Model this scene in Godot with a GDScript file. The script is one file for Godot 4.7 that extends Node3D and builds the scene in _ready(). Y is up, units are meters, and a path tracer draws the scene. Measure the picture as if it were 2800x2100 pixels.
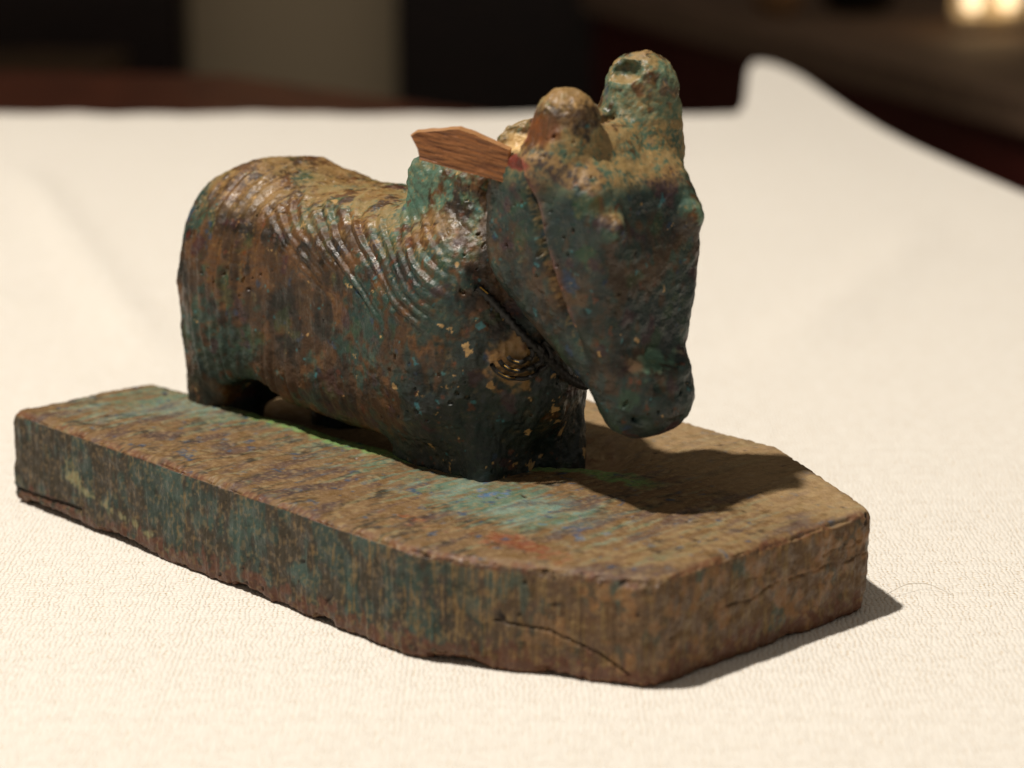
extends Node3D
# A painted wooden bull on a plinth, close up on a cotton cloth.
# Local frame of the carving: s runs from tail to muzzle, w across from the near side, v up from the plinth's top; one unit is 2 cm.

const DRAFT := false
const U := 0.02
const AX := Vector2(0.6843, 0.7292)
const PE := Vector2(0.7292, -0.6843)
const ORIGIN := Vector2(-5.38, -25.46)
const MID := Vector2(4.3, 2.48)

var n1 := FastNoiseLite.new()
var n2 := FastNoiseLite.new()
var n3 := FastNoiseLite.new()
var n4 := FastNoiseLite.new()
var ncell := FastNoiseLite.new()

func ground(s: float, w: float) -> Vector2:
	return (ORIGIN + AX * s + PE * w) * U

func at(s: float, w: float, v: float) -> Vector3:
	var g := ground(s, w)
	return Vector3(g.x, (1.0 + v) * U, g.y)

# from (s, v, w) to the figure's own metres, its root at the plinth's middle on the cloth
func own(p: Vector3) -> Vector3:
	return Vector3((p.x - MID.x) * U, (p.y + 1.0) * U, -(p.z - MID.y) * U)

func tag(o: Node, label := "", category := "", group := "", kind := "") -> void:
	if label: o.set_meta("label", label)
	if category: o.set_meta("category", category)
	if group: o.set_meta("group", group)
	if kind: o.set_meta("kind", kind)

func piece(called: String, m: Mesh, material: Material, parent: Node = self) -> MeshInstance3D:
	var o := MeshInstance3D.new()
	o.name = called
	o.mesh = m
	o.material_override = material
	parent.add_child(o, true)
	return o

func noise(sd: int, freq: float, kind: int, octaves: int) -> FastNoiseLite:
	var n := FastNoiseLite.new()
	n.seed = sd
	n.frequency = freq
	n.noise_type = kind as FastNoiseLite.NoiseType
	n.fractal_type = FastNoiseLite.FRACTAL_FBM if octaves > 1 else FastNoiseLite.FRACTAL_NONE
	n.fractal_octaves = octaves
	return n

# ------------------------------------------------------------------ fields
class Field:
	var lo: Vector3
	var c: float
	var nx: int
	var ny: int
	var nz: int
	var f := PackedFloat32Array()
	func _init(a: Vector3, b: Vector3, cell: float) -> void:
		lo = a
		c = cell
		nx = int(ceil((b.x - a.x) / c)) + 1
		ny = int(ceil((b.y - a.y) / c)) + 1
		nz = int(ceil((b.z - a.z) / c)) + 1
		f.resize(nx * ny * nz)
		f.fill(1.0)
	# kind 0 capsule (a, b, ra, rb), 1 ellipsoid (centre, basis with radii), 2 rounded box (centre, basis, half size, radius)
	func span(bmin: Vector3, bmax: Vector3) -> Array:
		var i0 := clampi(int((bmin.x - lo.x) / c), 0, nx - 1)
		var i1 := clampi(int((bmax.x - lo.x) / c) + 1, 0, nx - 1)
		var j0 := clampi(int((bmin.y - lo.y) / c), 0, ny - 1)
		var j1 := clampi(int((bmax.y - lo.y) / c) + 1, 0, ny - 1)
		var k0 := clampi(int((bmin.z - lo.z) / c), 0, nz - 1)
		var k1 := clampi(int((bmax.z - lo.z) / c) + 1, 0, nz - 1)
		return [i0, i1, j0, j1, k0, k1]
	func blend(at_: int, d: float, k: float, sub: bool) -> void:
		var a := f[at_]
		if sub:
			var e := -d
			var h := maxf(k - absf(a - e), 0.0)
			f[at_] = maxf(a, e) + h * h * 0.25 / k
		else:
			var h := maxf(k - absf(a - d), 0.0)
			f[at_] = minf(a, d) - h * h * 0.25 / k
	func capsule(a: Vector3, b: Vector3, ra: float, rb: float, k: float, sub := false, squash := Vector3.ONE) -> void:
		var r := maxf(ra, rb)
		var big := Vector3(r, r, r) / squash + Vector3.ONE * (k + 3.0 * c)
		var e := span(a.min(b) - big, a.max(b) + big)
		var a2 := a * squash
		var ab := b * squash - a2
		var q := 1.0 / maxf(ab.length_squared(), 1e-9)
		for i in range(e[0], e[1] + 1):
			for j in range(e[2], e[3] + 1):
				var row := (i * ny + j) * nz
				for m in range(e[4], e[5] + 1):
					var p := (lo + Vector3(i, j, m) * c) * squash - a2
					var t := clampf(p.dot(ab) * q, 0.0, 1.0)
					blend(row + m, (p - ab * t).length() - lerpf(ra, rb, t), k, sub)
	func ellipsoid(o: Vector3, basis: Basis, rad: Vector3, k: float, sub := false) -> void:
		var r := maxf(rad.x, maxf(rad.y, rad.z)) + k + 3.0 * c
		var e := span(o - Vector3.ONE * r, o + Vector3.ONE * r)
		var inv := basis.inverse()
		for i in range(e[0], e[1] + 1):
			for j in range(e[2], e[3] + 1):
				var row := (i * ny + j) * nz
				for m in range(e[4], e[5] + 1):
					var p := inv * (lo + Vector3(i, j, m) * c - o)
					var x := p / rad
					var k0 := x.length()
					var k1 := (x / rad).length()
					var d := k0 * (k0 - 1.0) / k1 if k1 > 1e-5 else -minf(rad.x, minf(rad.y, rad.z))
					blend(row + m, d, k, sub)
	func box(o: Vector3, basis: Basis, half: Vector3, r: float, k: float, sub := false) -> void:
		var big := half.length() + k + 3.0 * c
		var e := span(o - Vector3.ONE * big, o + Vector3.ONE * big)
		var inv := basis.inverse()
		var h := half - Vector3.ONE * r
		for i in range(e[0], e[1] + 1):
			for j in range(e[2], e[3] + 1):
				var row := (i * ny + j) * nz
				for m in range(e[4], e[5] + 1):
					var q := (inv * (lo + Vector3(i, j, m) * c - o)).abs() - h
					var d := q.max(Vector3.ZERO).length() + minf(maxf(q.x, maxf(q.y, q.z)), 0.0) - r
					blend(row + m, d, k, sub)
	# surface nets: one vertex in each cell that the surface crosses
	func net() -> Array:
		var ids := PackedInt32Array()
		ids.resize(f.size())
		ids.fill(-1)
		var vs := PackedVector3Array()
		var cells := PackedInt32Array()
		var sx := ny * nz
		var off := [0, 1, nz, nz + 1, sx, sx + 1, sx + nz, sx + nz + 1]
		var pos := [Vector3(0, 0, 0), Vector3(0, 0, 1), Vector3(0, 1, 0), Vector3(0, 1, 1), Vector3(1, 0, 0), Vector3(1, 0, 1), Vector3(1, 1, 0), Vector3(1, 1, 1)]
		var edges := [0, 1, 2, 3, 4, 5, 6, 7, 0, 2, 1, 3, 4, 6, 5, 7, 0, 4, 1, 5, 2, 6, 3, 7]
		var lim := 2.2 * c
		for i in nx - 1:
			for j in ny - 1:
				var row := (i * ny + j) * nz
				for m in nz - 1:
					var a := row + m
					if absf(f[a]) > lim:
						continue
					var mask := 0
					for q in 8:
						if f[a + off[q]] < 0.0:
							mask |= 1 << q
					if mask == 0 or mask == 255:
						continue
					var sum := Vector3.ZERO
					var n := 0
					for q in range(0, 24, 2):
						var u: int = edges[q]
						var w: int = edges[q + 1]
						if (mask >> u & 1) != (mask >> w & 1):
							var fu := f[a + off[u]]
							sum += (pos[u] as Vector3).lerp(pos[w], fu / (fu - f[a + off[w]]))
							n += 1
					ids[a] = vs.size()
					cells.append(a)
					vs.append(lo + (Vector3(i, j, m) + sum / n) * c)
		var tris := PackedInt32Array()
		for a in cells:
			var inside := f[a] < 0.0
			# edges leaving corner a along x, y, z; the four cells round each
			for d in 3:
				var step: int = [sx, nz, 1][d]
				if a + step >= f.size() or (f[a + step] < 0.0) == inside:
					continue
				var p: int = [nz, 1, sx][d]
				var q: int = [1, sx, nz][d]
				if a - p - q < 0:
					continue
				var v0 := ids[a]
				var v1 := ids[a - p]
				var v2 := ids[a - p - q]
				var v3 := ids[a - q]
				if v0 < 0 or v1 < 0 or v2 < 0 or v3 < 0:
					continue
				if inside:
					tris.append_array([v0, v1, v2, v0, v2, v3])
				else:
					tris.append_array([v0, v2, v1, v0, v3, v2])
		return [vs, tris]

func face_normals(vs: PackedVector3Array, tris: PackedInt32Array) -> PackedVector3Array:
	var ns := PackedVector3Array()
	ns.resize(vs.size())
	for q in range(0, tris.size(), 3):
		var a := tris[q]
		var b := tris[q + 1]
		var c := tris[q + 2]
		var n := (vs[b] - vs[a]).cross(vs[c] - vs[a])
		ns[a] += n
		ns[b] += n
		ns[c] += n
	for i in ns.size():
		ns[i] = ns[i].normalized()
	return ns

# each triangle into four, the new points eased onto the curved surface
func finer(vs: PackedVector3Array, tris: PackedInt32Array) -> Array:
	var ns := face_normals(vs, tris)
	var out := PackedInt32Array()
	out.resize(tris.size() * 4)
	var seen := {}
	var count := vs.size()
	var big := vs.size()
	var at_ := 0
	var mids := [0, 0, 0]
	for q in range(0, tris.size(), 3):
		for e in 3:
			var a := tris[q + e]
			var b := tris[q + (e + 1) % 3]
			var key := mini(a, b) * big + maxi(a, b)
			var got = seen.get(key, -1)
			if got < 0:
				var pa := vs[a]
				var pb := vs[b]
				var m := (pa + pb) * 0.5
				var na := ns[a]
				var nb := ns[b]
				m -= (na * (m - pa).dot(na) + nb * (m - pb).dot(nb)) * 0.35
				got = count
				seen[key] = count
				count += 1
				vs.append(m)
			mids[e] = got
		var x: int = mids[0]
		var y: int = mids[1]
		var z: int = mids[2]
		out[at_] = tris[q]; out[at_ + 1] = x; out[at_ + 2] = z
		out[at_ + 3] = x; out[at_ + 4] = tris[q + 1]; out[at_ + 5] = y
		out[at_ + 6] = z; out[at_ + 7] = y; out[at_ + 8] = tris[q + 2]
		out[at_ + 9] = x; out[at_ + 10] = y; out[at_ + 11] = z
		at_ += 12
	return [vs, out]

# moves every point by carve(point, normal) along its normal and paints it with paint(point, normal)
func finish(vs: PackedVector3Array, tris: PackedInt32Array, carve: Callable, paint: Callable) -> ArrayMesh:
	var ns := face_normals(vs, tris)
	var total := vs.size()
	var chunks := 16
	var parts := []
	parts.resize(chunks)
	var task := WorkerThreadPool.add_group_task(func(k: int) -> void:
		var a := total * k / chunks
		var b := total * (k + 1) / chunks
		var got := PackedVector3Array()
		var col := PackedColorArray()
		got.resize(b - a)
		col.resize(b - a)
		for i in range(a, b):
			var d: float = carve.call(vs[i], ns[i])
			got[i - a] = own(vs[i] + ns[i] * d)
			col[i - a] = paint.call(vs[i], ns[i], d)
		parts[k] = [got, col], chunks)
	WorkerThreadPool.wait_for_group_task_completion(task)
	var out := PackedVector3Array()
	var cols := PackedColorArray()
	for p in parts:
		out.append_array(p[0])
		cols.append_array(p[1])
	# own() mirrors (w runs to -z), so the order of corners turns clockwise by itself; normals point out
	var ng := face_normals(out, tris)
	for i in ng.size():
		ng[i] = -ng[i]
	var arrays := []
	arrays.resize(Mesh.ARRAY_MAX)
	arrays[Mesh.ARRAY_VERTEX] = out
	arrays[Mesh.ARRAY_NORMAL] = ng
	arrays[Mesh.ARRAY_COLOR] = cols
	arrays[Mesh.ARRAY_INDEX] = tris
	var m := ArrayMesh.new()
	m.add_surface_from_arrays(Mesh.PRIMITIVE_TRIANGLES, arrays)
	return m

# ------------------------------------------------------------------ paint
const BROWN := Color(0.080, 0.049, 0.021)
const DARK := Color(0.024, 0.017, 0.010)
const TAN := Color(0.27, 0.195, 0.10)
const TEAL := Color(0.027, 0.070, 0.062)
const PALE := Color(0.13, 0.205, 0.16)
const DEEP := Color(0.014, 0.036, 0.038)
const GREEN := Color(0.05, 0.09, 0.036)
const BLUE := Color(0.03, 0.065, 0.12)
const PLUM := Color(0.065, 0.024, 0.035)
const RUST := Color(0.14, 0.052, 0.02)
const CHIP := Color(0.33, 0.24, 0.13)
const BARE := Color(0.28, 0.125, 0.04)

# old lacquered paint: the thin layers read deeper and richer than chalk
func deepen(c: Color, k: float, power: float) -> Color:
	return Color(pow(c.r, power) * k, pow(c.g, power) * k, pow(c.b, power) * k)

func spot(p: Vector3, o: Vector3, r: Vector3) -> float:
	return exp(-((p - o) / r).length_squared())

func stepped(a: float, b: float, x: float) -> float:
	return smoothstep(a, b, x)

func headness(p: Vector3) -> float:
	# p is (s, v, w)
	var a := Vector2(6.25, 2.85)
	var b := Vector2(7.0, 1.15)
	var q := Vector2(p.x, p.y)
	var t := clampf((q - a).dot(b - a) / (b - a).length_squared(), 0.0, 1.0)
	var d := (q - a - (b - a) * t).length() - lerpf(0.92, 0.52, t)
	return smoothstep(0.08, -0.08, d)

# one of a row of uneven folds, gap apart along f; each fades in and out along run
func fold(f: float, run: float, gap: float) -> float:
	var cell := f / gap
	var id := floorf(cell)
	var w := absf(cell - id - 0.5) * 2.0
	var size := sin(id * 12.9898) * 43758.5453
	size -= floorf(size)
	return 0.5 * cos(w * PI) * (0.45 + 0.75 * size) * (0.35 + 0.65 * smoothstep(-0.3, 0.25, n2.get_noise_2d(id * 7.0, run * 0.9)))

func carve_bull(p: Vector3, n: Vector3) -> float:
	var h := headness(p)
	var d := lerpf(0.026, 0.012, h) * n1.get_noise_3dv(p * 1.2) + lerpf(0.010, 0.006, h) * n2.get_noise_3dv(p * 3.0) + 0.006 * n3.get_noise_3dv(p * 9.0)
	# folds cut into the hide: upright over the rump, slanting over the shoulder
	if h < 0.99 and p.y > 0.0 and p.x < 6.0:
		var lean := p.x + 1.65 * (p.y - 2.55) + 0.05 * n1.get_noise_3dv(p * 1.3)
		var on_shoulder := smoothstep(2.2, 2.7, p.x) * smoothstep(5.5, 5.0, p.x) * smoothstep(1.35, 1.75, p.y) * (1.0 - 0.6 * smoothstep(2.45, 2.62, p.y)) * smoothstep(1.55, 2.1, lean + 0.25 * n1.get_noise_1d(p.y * 2.0 + 9.0)) 
		d += fold(lean, p.y, 0.205) * 0.031 * on_shoulder
		var up := p.x + 0.10 * (2.6 - p.y) * smoothstep(1.0, 2.4, p.x) + 0.06 * n1.get_noise_3dv(p * 0.8)
		var on_rump := smoothstep(3.0, 1.9, p.x) * smoothstep(0.25, 0.9, p.y)
		on_rump = maxf(on_rump, 0.6 * smoothstep(3.6, 2.8, p.x) * smoothstep(0.1, 0.5, p.y))
		d += fold(up, p.y * 0.7, 0.185) * 0.042 * on_rump * (1.0 - on_shoulder)
		# long knife grooves down the flank
		d += 0.016 * n2.get_noise_3d(p.x * 5.5, p.y * 0.35, p.z * 1.5) * smoothstep(0.1, 0.5, p.y) * smoothstep(4.6, 3.6, p.x) * (1.0 - h)
	# chips and pits
	var pit := n4.get_noise_3dv(p * 6.5)
	d -= 0.03 * smoothstep(0.84, 0.93, pit) * smoothstep(0.1, 0.3, n2.get_noise_3dv(p * 0.9))
	var crust := smoothstep(2.3, 2.75, p.y) * smoothstep(3.4, 4.0, p.x) * (1.0 - h)
	d += crust * 0.018 * n2.get_noise_3dv(p * 7.0)
	# chest: gouges
	var chest := smoothstep(4.3, 5.0, p.x) * smoothstep(2.1, 1.2, p.y) * (1.0 - h)
	d += chest * 0.035 * n2.get_noise_3dv(p * Vector3(3.5, 1.7, 3.5))
	d += 0.03 * n2.get_noise_3dv(p * 6.0) * smoothstep(0.3, 0.6, spot(p, Vector3(5.98, 3.42, 1.8), Vector3(0.4, 0.25, 0.5)))
	if h > 0.3:
			# the grooves down the cheek and over the brow
		var gx := 6.33 + 0.33 * (3.07 - p.y)
		var near_side := smoothstep(2.3, 2.0, p.z)
		d -= 0.085 * 1.5 * exp(-pow((p.x - gx) / 0.07, 2.0)) * near_side * smoothstep(1.4, 2.0, p.y) * smoothstep(3.35, 3.1, p.y)
		d += 0.05 * exp(-pow((p.x - gx - 0.13) / 0.07, 2.0)) * near_side * smoothstep(1.4, 2.0, p.y) * smoothstep(3.35, 3.1, p.y)
		d += h * 0.012 * n1.get_noise_3dv(p * 2.4 + Vector3(9, 4, 2))
	return d

func paint_bull(p: Vector3, n: Vector3, d: float) -> Color:
	var a := n1.get_noise_3dv(p * 0.9 + Vector3(20, 0, 0))
	var b := n2.get_noise_3dv(p * 1.8 + Vector3(0, 30, 0))
	var c := n2.get_noise_3dv(p * 6.0 + Vector3(5, 0, 40))
	var g := n3.get_noise_3dv(p * 17.0)
	var g2 := n3.get_noise_3dv(p * 34.0)
	var e := n1.get_noise_3dv(p * 2.3 + Vector3(0, 0, 77))
	# runs of paint and wear down the flanks
	var st := n2.get_noise_3dv(p * Vector3(8.0, 1.1, 8.0) + Vector3(3, 3, 3))
	var h := headness(p)
	var grit := 0.5 * g + 0.35 * g2
	var col := BROWN.lerp(DARK, smoothstep(-0.2, 0.45, b + 0.5 * st + 0.25 * grit))
	col = col.lerp(Color(0.15, 0.085, 0.034), 0.7 * smoothstep(0.0, 0.45, e + 0.5 * st + 0.2 * grit))
	# teal paint, most on the chest, the back and the head
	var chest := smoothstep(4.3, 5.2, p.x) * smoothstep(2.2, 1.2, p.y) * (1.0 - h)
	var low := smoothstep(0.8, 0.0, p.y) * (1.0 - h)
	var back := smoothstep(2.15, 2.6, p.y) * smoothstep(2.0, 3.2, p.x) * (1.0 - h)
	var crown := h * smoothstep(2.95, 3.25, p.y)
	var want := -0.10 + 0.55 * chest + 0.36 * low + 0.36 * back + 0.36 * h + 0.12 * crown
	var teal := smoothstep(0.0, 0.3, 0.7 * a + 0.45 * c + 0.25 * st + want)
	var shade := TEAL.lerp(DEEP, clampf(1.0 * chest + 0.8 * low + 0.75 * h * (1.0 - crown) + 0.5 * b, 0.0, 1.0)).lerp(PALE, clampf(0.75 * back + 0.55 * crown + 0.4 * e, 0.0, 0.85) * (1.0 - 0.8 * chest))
	col = col.lerp(Color(0.050, 0.052, 0.042), 0.45 * h * (1.0 - crown))
	col = col.lerp(shade, teal * 0.85)
	col = col.lerp(GREEN, 0.4 * smoothstep(0.36, 0.6, n1.get_noise_3dv(p * 1.5 + Vector3(50, 9, 1)) + 0.3 * c))
	col = col.lerp(PLUM, 0.65 * smoothstep(0.30, 0.5, n1.get_noise_3dv(p * 1.6 + Vector3(1, 60, 5)) + 0.3 * c + 0.22 * spot(p, Vector3(1.2, 2.1, 1.5), Vector3(0.8, 0.5, 1.5)) + 0.14 * crown - 0.06))
	col = col.lerp(BLUE, 0.6 * smoothstep(0.52, 0.68, n2.get_noise_3dv(p * 3.0 + Vector3(8, 8, 90)) + 0.25 * c + 0.06 * h))
	col = col.lerp(Color(0.05, 0.17, 0.19), 0.7 * smoothstep(0.56, 0.66, n2.get_noise_3dv(p * 4.6 + Vector3(70, 8, 9)) + 0.15 * g))
	col = col.lerp(RUST, 0.6 * smoothstep(0.50, 0.66, n2.get_noise_3dv(p * 3.7 + Vector3(80, 28, 9)) + 0.2 * g))
	# dust lying on the back and crown, and worked into the hollows
	var dust := 0.72 * smoothstep(0.35, 0.85, n.y) * smoothstep(1.5, 2.4, p.y) * smoothstep(-0.55, 0.3, b + 0.7 * c + 0.6 * grit)
	dust += 0.45 * smoothstep(-0.005, -0.05, d) * smoothstep(-0.3, 0.4, c + grit)
	dust += 0.85 * smoothstep(2.95, 3.3, p.y) * smoothstep(-0.75, 0.35, c + grit) * (1.0 - 0.65 * smoothstep(3.5, 3.75, p.y))
	dust += 0.5 * smoothstep(0.35, 0.85, grit + 0.8 * c) * (0.12 + 0.88 * smoothstep(1.2, 2.4, p.y)) * (1.0 - 0.6 * h)
	col = col.lerp(TAN, clampf(dust, 0.0, 0.8))
	# paint lost down to the ground coat
	var lost := n4.get_noise_3dv(p * 2.9 + Vector3(11, 0, 0)) + 0.8 * c + 0.35 * grit
	var where := chest * 0.38 + 0.5 * spot(p, Vector3(7.15, 1.58, 2.3), Vector3(0.5, 0.16, 0.45)) + 0.05 * low
	col = col.lerp(CHIP, 0.85 * smoothstep(1.18, 1.26, lost + where))
	var ground_coat := spot(p, Vector3(5.72, 1.25, 2.0), Vector3(0.22, 0.30, 0.25)) * (1.0 - h)
	col = col.lerp(Color(0.24, 0.16, 0.07), 0.8 * smoothstep(0.25, 0.6, ground_coat + 0.5 * c))
	# red and bare wood round the broken ear and the near horn
	var hurt := spot(p, Vector3(5.98, 3.42, 1.8), Vector3(0.27, 0.13, 0.4))
	col = col.lerp(Color(0.40, 0.31, 0.18), smoothstep(0.45, 0.7, hurt + 0.15 * c))
	col = col.lerp(Color(0.15, 0.028, 0.025), smoothstep(0.5, 0.75, spot(p, Vector3(6.15, 3.27, 1.66), Vector3(0.42, 0.10, 0.35)) + 0.35 * c) * 0.8)
	col = col.lerp((BARE * 0.75).lerp(BROWN, 0.5 + 0.7 * st), smoothstep(0.4, 0.7, spot(p, Vector3(6.4, 3.60, 1.62), Vector3(0.42, 0.20, 0.26)) + 0.3 * st))
	# worn pale ledge of the lip
	var lip := spot(p, Vector3(7.28, 1.45, 2.32), Vector3(0.35, 0.10, 0.36))
	col = col.lerp(Color(0.30, 0.22, 0.15).lerp(PALE, smoothstep(-0.2, 0.3, e)), 0.8 * smoothstep(0.35, 0.8, lip + 0.5 * c + 0.2 * grit))
	# pink streak in the cheek groove
	var gx := 6.36 + 0.33 * (3.07 - p.y)
	col = col.lerp(Color(0.30, 0.14, 0.11), 0.5 * exp(-pow((p.x - gx - 0.06) / 0.07, 2.0)) * smoothstep(2.3, 2.0, p.z) * smoothstep(1.5, 2.0, p.y) * smoothstep(-0.3, 0.2, b + 0.4 * c) * h)
	return deepen(col, 2.4, 1.55)

func crest(s: float) -> float:
	return 1.72 + 0.04 * s + 0.95 * smoothstep(4.4, 6.1, s)

func crack(p: Vector2, pts: Array, width: float) -> float:
	var best := 9.0
	for i in pts.size() - 1:
		var a: Vector2 = pts[i]
		var b: Vector2 = pts[i + 1]
		var t := clampf((p - a).dot(b - a) / (b - a).length_squared(), 0.0, 1.0)
		best = minf(best, (p - a - (b - a) * t).length())
	return exp(-pow(best / width, 2.0))

func side_cracks(p: Vector3, n: Vector3) -> float:
	var k := 0.0
	if n.z < -0.6 and p.z < 1.05:
		k = crack(Vector2(p.x, p.y), [Vector2(-0.2, -0.89), Vector2(0.5, -0.87), Vector2(1.25, -0.84)], 0.022)
		k = maxf(k, 0.9 * crack(Vector2(p.x, p.y), [Vector2(7.35, -0.56), Vector2(7.8, -0.60), Vector2(8.2, -0.75), Vector2(8.45, -0.93)], 0.009))
	if n.x > 0.6:
		k = maxf(k, 0.6 * crack(Vector2(p.z, p.y + 0.05 * n2.get_noise_1d(p.z * 1.5)), [Vector2(1.15, -0.62), Vector2(1.8, -0.5), Vector2(2.4, -0.46), Vector2(3.2, -0.44), Vector2(3.9, -0.42)], 0.007) * smoothstep(-0.3, 0.2, n2.get_noise_3dv(p * 2.0)))
		k = maxf(k, 0.35 * crack(Vector2(p.z, p.y + 0.05 * n2.get_noise_1d(p.z * 1.8)), [Vector2(2.0, -0.33), Vector2(3.0, -0.30), Vector2(3.8, -0.28)], 0.007) * smoothstep(0.0, 0.3, n2.get_noise_3dv(p * 2.0)))
	return k

func carve_plinth(p: Vector3, n: Vector3) -> float:
	var d := 0.014 * n1.get_noise_3dv(p * 0.9 + Vector3(7, 7, 7)) + 0.010 * n2.get_noise_3dv(p * 3.0)
	d += 0.005 * n3.get_noise_3dv(p * 10.0)
	if n.y > 0.6:
		d += 0.010 * n2.get_noise_3dv(p * Vector3(7.0, 1.0, 1.3))
	else:
		var along := p.x * 1.0 + p.z * 1.0
		d += 0.014 * n2.get_noise_2d(along * 9.0, p.y * 0.5)
	d -= 0.02 * smoothstep(0.84, 0.93, n4.get_noise_3dv(p * 4.5)) * smoothstep(0.1, 0.3, n2.get_noise_3dv(p * 0.8))
	var edge := 1.0 - maxf(absf(n.y), maxf(absf(n.x), absf(n.z)))
	d -= 0.03 * smoothstep(0.06, 0.25, edge) * smoothstep(-0.2, 0.5, n2.get_noise_3dv(p * 2.2))
	d -= 0.045 * side_cracks(p, n)
	return d

func paint_plinth(p: Vector3, n: Vector3, d: float) -> Color:
	var b := n2.get_noise_3dv(p * 2.2 + Vector3(0, 30, 0))
	var c := n2.get_noise_3dv(p * 6.0 + Vector3(5, 0, 40))
	var g := n3.get_noise_3dv(p * 13.0)
	var col: Color
	if n.y > 0.5:
		var st := n2.get_noise_3dv(p * Vector3(8.0, 1.0, 0.9) + Vector3(3, 3, 3))
		var st2 := n1.get_noise_3dv(p * Vector3(2.6, 1.0, 0.8) + Vector3(33, 3, 3))
		col = Color(0.15, 0.098, 0.048).lerp(Color(0.06, 0.046, 0.030), smoothstep(-0.1, 0.5, 0.6 * b + 0.8 * st))
		col = col.lerp(TAN * 0.72, 0.8 * smoothstep(0.0, 0.45, c * 0.7 + st * 0.6 + 0.3 * smoothstep(7.0, 8.2, p.x)))
		var teal := 0.35 * spot(p, Vector3(0.75, 0, 1.0), Vector3(0.8, 9, 0.8)) + 0.55 * spot(p, Vector3(6.4, 0, 1.55), Vector3(1.1, 9, 0.55)) + 0.25 * spot(p, Vector3(4.5, 0, 1.5), Vector3(2.0, 9, 0.5)) + 0.3 * spot(p, Vector3(1.4, 0, 1.5), Vector3(0.9, 9, 0.5))
		col = col.lerp(Color(0.085, 0.155, 0.12).lerp(Color(0.14, 0.215, 0.19), smoothstep(-0.2, 0.3, st2)), 0.72 * smoothstep(0.05, 0.55, teal + 0.38 * st + 0.2 * c))
		var green := 0.95 * exp(-pow((p.z - crest(p.x)) / 0.22, 2.0)) * smoothstep(0.8, 2.6, p.x) * smoothstep(7.2, 6.0, p.x)
		col = col.lerp(Color(0.13, 0.215, 0.08), 0.85 * smoothstep(0.25, 0.6, green + 0.35 * st2 + 0.25 * c))
		col = col.lerp(Color(0.07, 0.13, 0.24), 0.7 * smoothstep(0.35, 0.6, 0.45 * spot(p, Vector3(5.85, 0, 1.6), Vector3(0.22, 9, 0.3)) + 0.3 * spot(p, Vector3(7.2, 0, 1.4), Vector3(0.5, 9, 0.25)) + 0.5 * c + 0.1))
		col = col.lerp(Color(0.07, 0.045, 0.05), 0.55 * smoothstep(0.2, 0.45, st2 * 0.8 + 0.3 * spot(p, Vector3(3.2, 0, 0.8), Vector3(1.2, 9, 0.5)) + 0.2 * c))
		col = col.lerp(Color(0.17, 0.065, 0.026), 0.85 * smoothstep(0.25, 0.55, 0.6 * spot(p, Vector3(7.2, 0, 0.72), Vector3(0.6, 9, 0.22)) + 0.35 * spot(p, Vector3(5.9, 0, 0.5), Vector3(0.4, 9, 0.2)) + 0.45 * c + 0.25 * st))
		col = col.lerp(BLUE, 0.7 * smoothstep(0.40, 0.55, n2.get_noise_3dv(p * 4.0 + Vector3(8, 8, 90)) + 0.2 * g))
		# the hollow under the bull is bare and dusty
		var hollow := smoothstep(-0.08, -0.2, p.y) + 0.7 * smoothstep(3.0, 4.0, p.z)
		col = col.lerp(Color(0.26, 0.195, 0.115), 0.8 * clampf(hollow, 0.0, 1.0))
	else:
		var along := p.x + p.z
		var st := n2.get_noise_3dv(Vector3(along * 6.0, p.y * 1.0, 4.0))
		var fine := n2.get_noise_3dv(Vector3(along * 15.0, p.y * 1.3, 14.0))
		var front := smoothstep(6.5, 8.3, p.x)
		col = Color(0.062, 0.048, 0.030).lerp(Color(0.030, 0.031, 0.027), smoothstep(-0.2, 0.4, b + 0.5 * st)).lerp(Color(0.15, 0.088, 0.038), front * 0.85)
		col = col.lerp(Color(0.048, 0.082, 0.066), (0.85 - 0.35 * front) * smoothstep(0.0, 0.4, st * 0.45 + 0.9 * b + 0.12 - 0.15 * front))
		col = col.lerp(Color(0.07, 0.12, 0.105), 0.6 * smoothstep(0.2, 0.45, n1.get_noise_3dv(Vector3(along * 1.2, p.y * 1.5, 3.0)) + 0.4 * st - 0.2 * front))
		col = col.lerp(Color(0.19, 0.13, 0.05), 0.75 * smoothstep(0.12, 0.4, fine * 0.8 + 0.4 * c + 0.25 * smoothstep(4.2, 6.2, p.x) - 0.2))
		col = col.lerp(Color(0.235, 0.13, 0.05), front * 0.8 * smoothstep(0.0, 0.35, b + 0.6 * c))
		# a pale scuff and its run of ochre flecks on the near side
		var run := 0.9 * spot(p, Vector3(1.05, -0.5, 0.0), Vector3(0.22, 0.16, 0.6)) + 0.75 * exp(-pow((p.y + 0.34 + 0.2 * p.x) / 0.09, 2.0)) * smoothstep(1.0, 1.4, p.x) * smoothstep(3.2, 2.4, p.x)
		col = col.lerp(Color(0.22, 0.21, 0.12), 0.9 * smoothstep(0.5, 0.95, run + 0.7 * c + 0.3 * fine))
		# worn along the bottom
		col = col.lerp(Color(0.14, 0.06, 0.027), 0.85 * smoothstep(-0.80, -0.93, p.y + 0.22 * c + 0.1 * st))
	var edge := 1.0 - maxf(absf(n.y), maxf(absf(n.x), absf(n.z)))
	if p.y > -0.3 and n.y > 0.2:
		col = col.lerp(RUST * 0.9, 0.6 * smoothstep(0.02, 0.12, edge) * smoothstep(-0.3, 0.2, b + 0.5 * c))
	col = col.lerp(TAN * 0.8, 0.45 * smoothstep(0.2, 0.6, g + 0.5 * c))
	col = col.lerp(DARK * 0.5, 0.6 * smoothstep(0.3, 0.9, side_cracks(p, n)))
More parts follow.
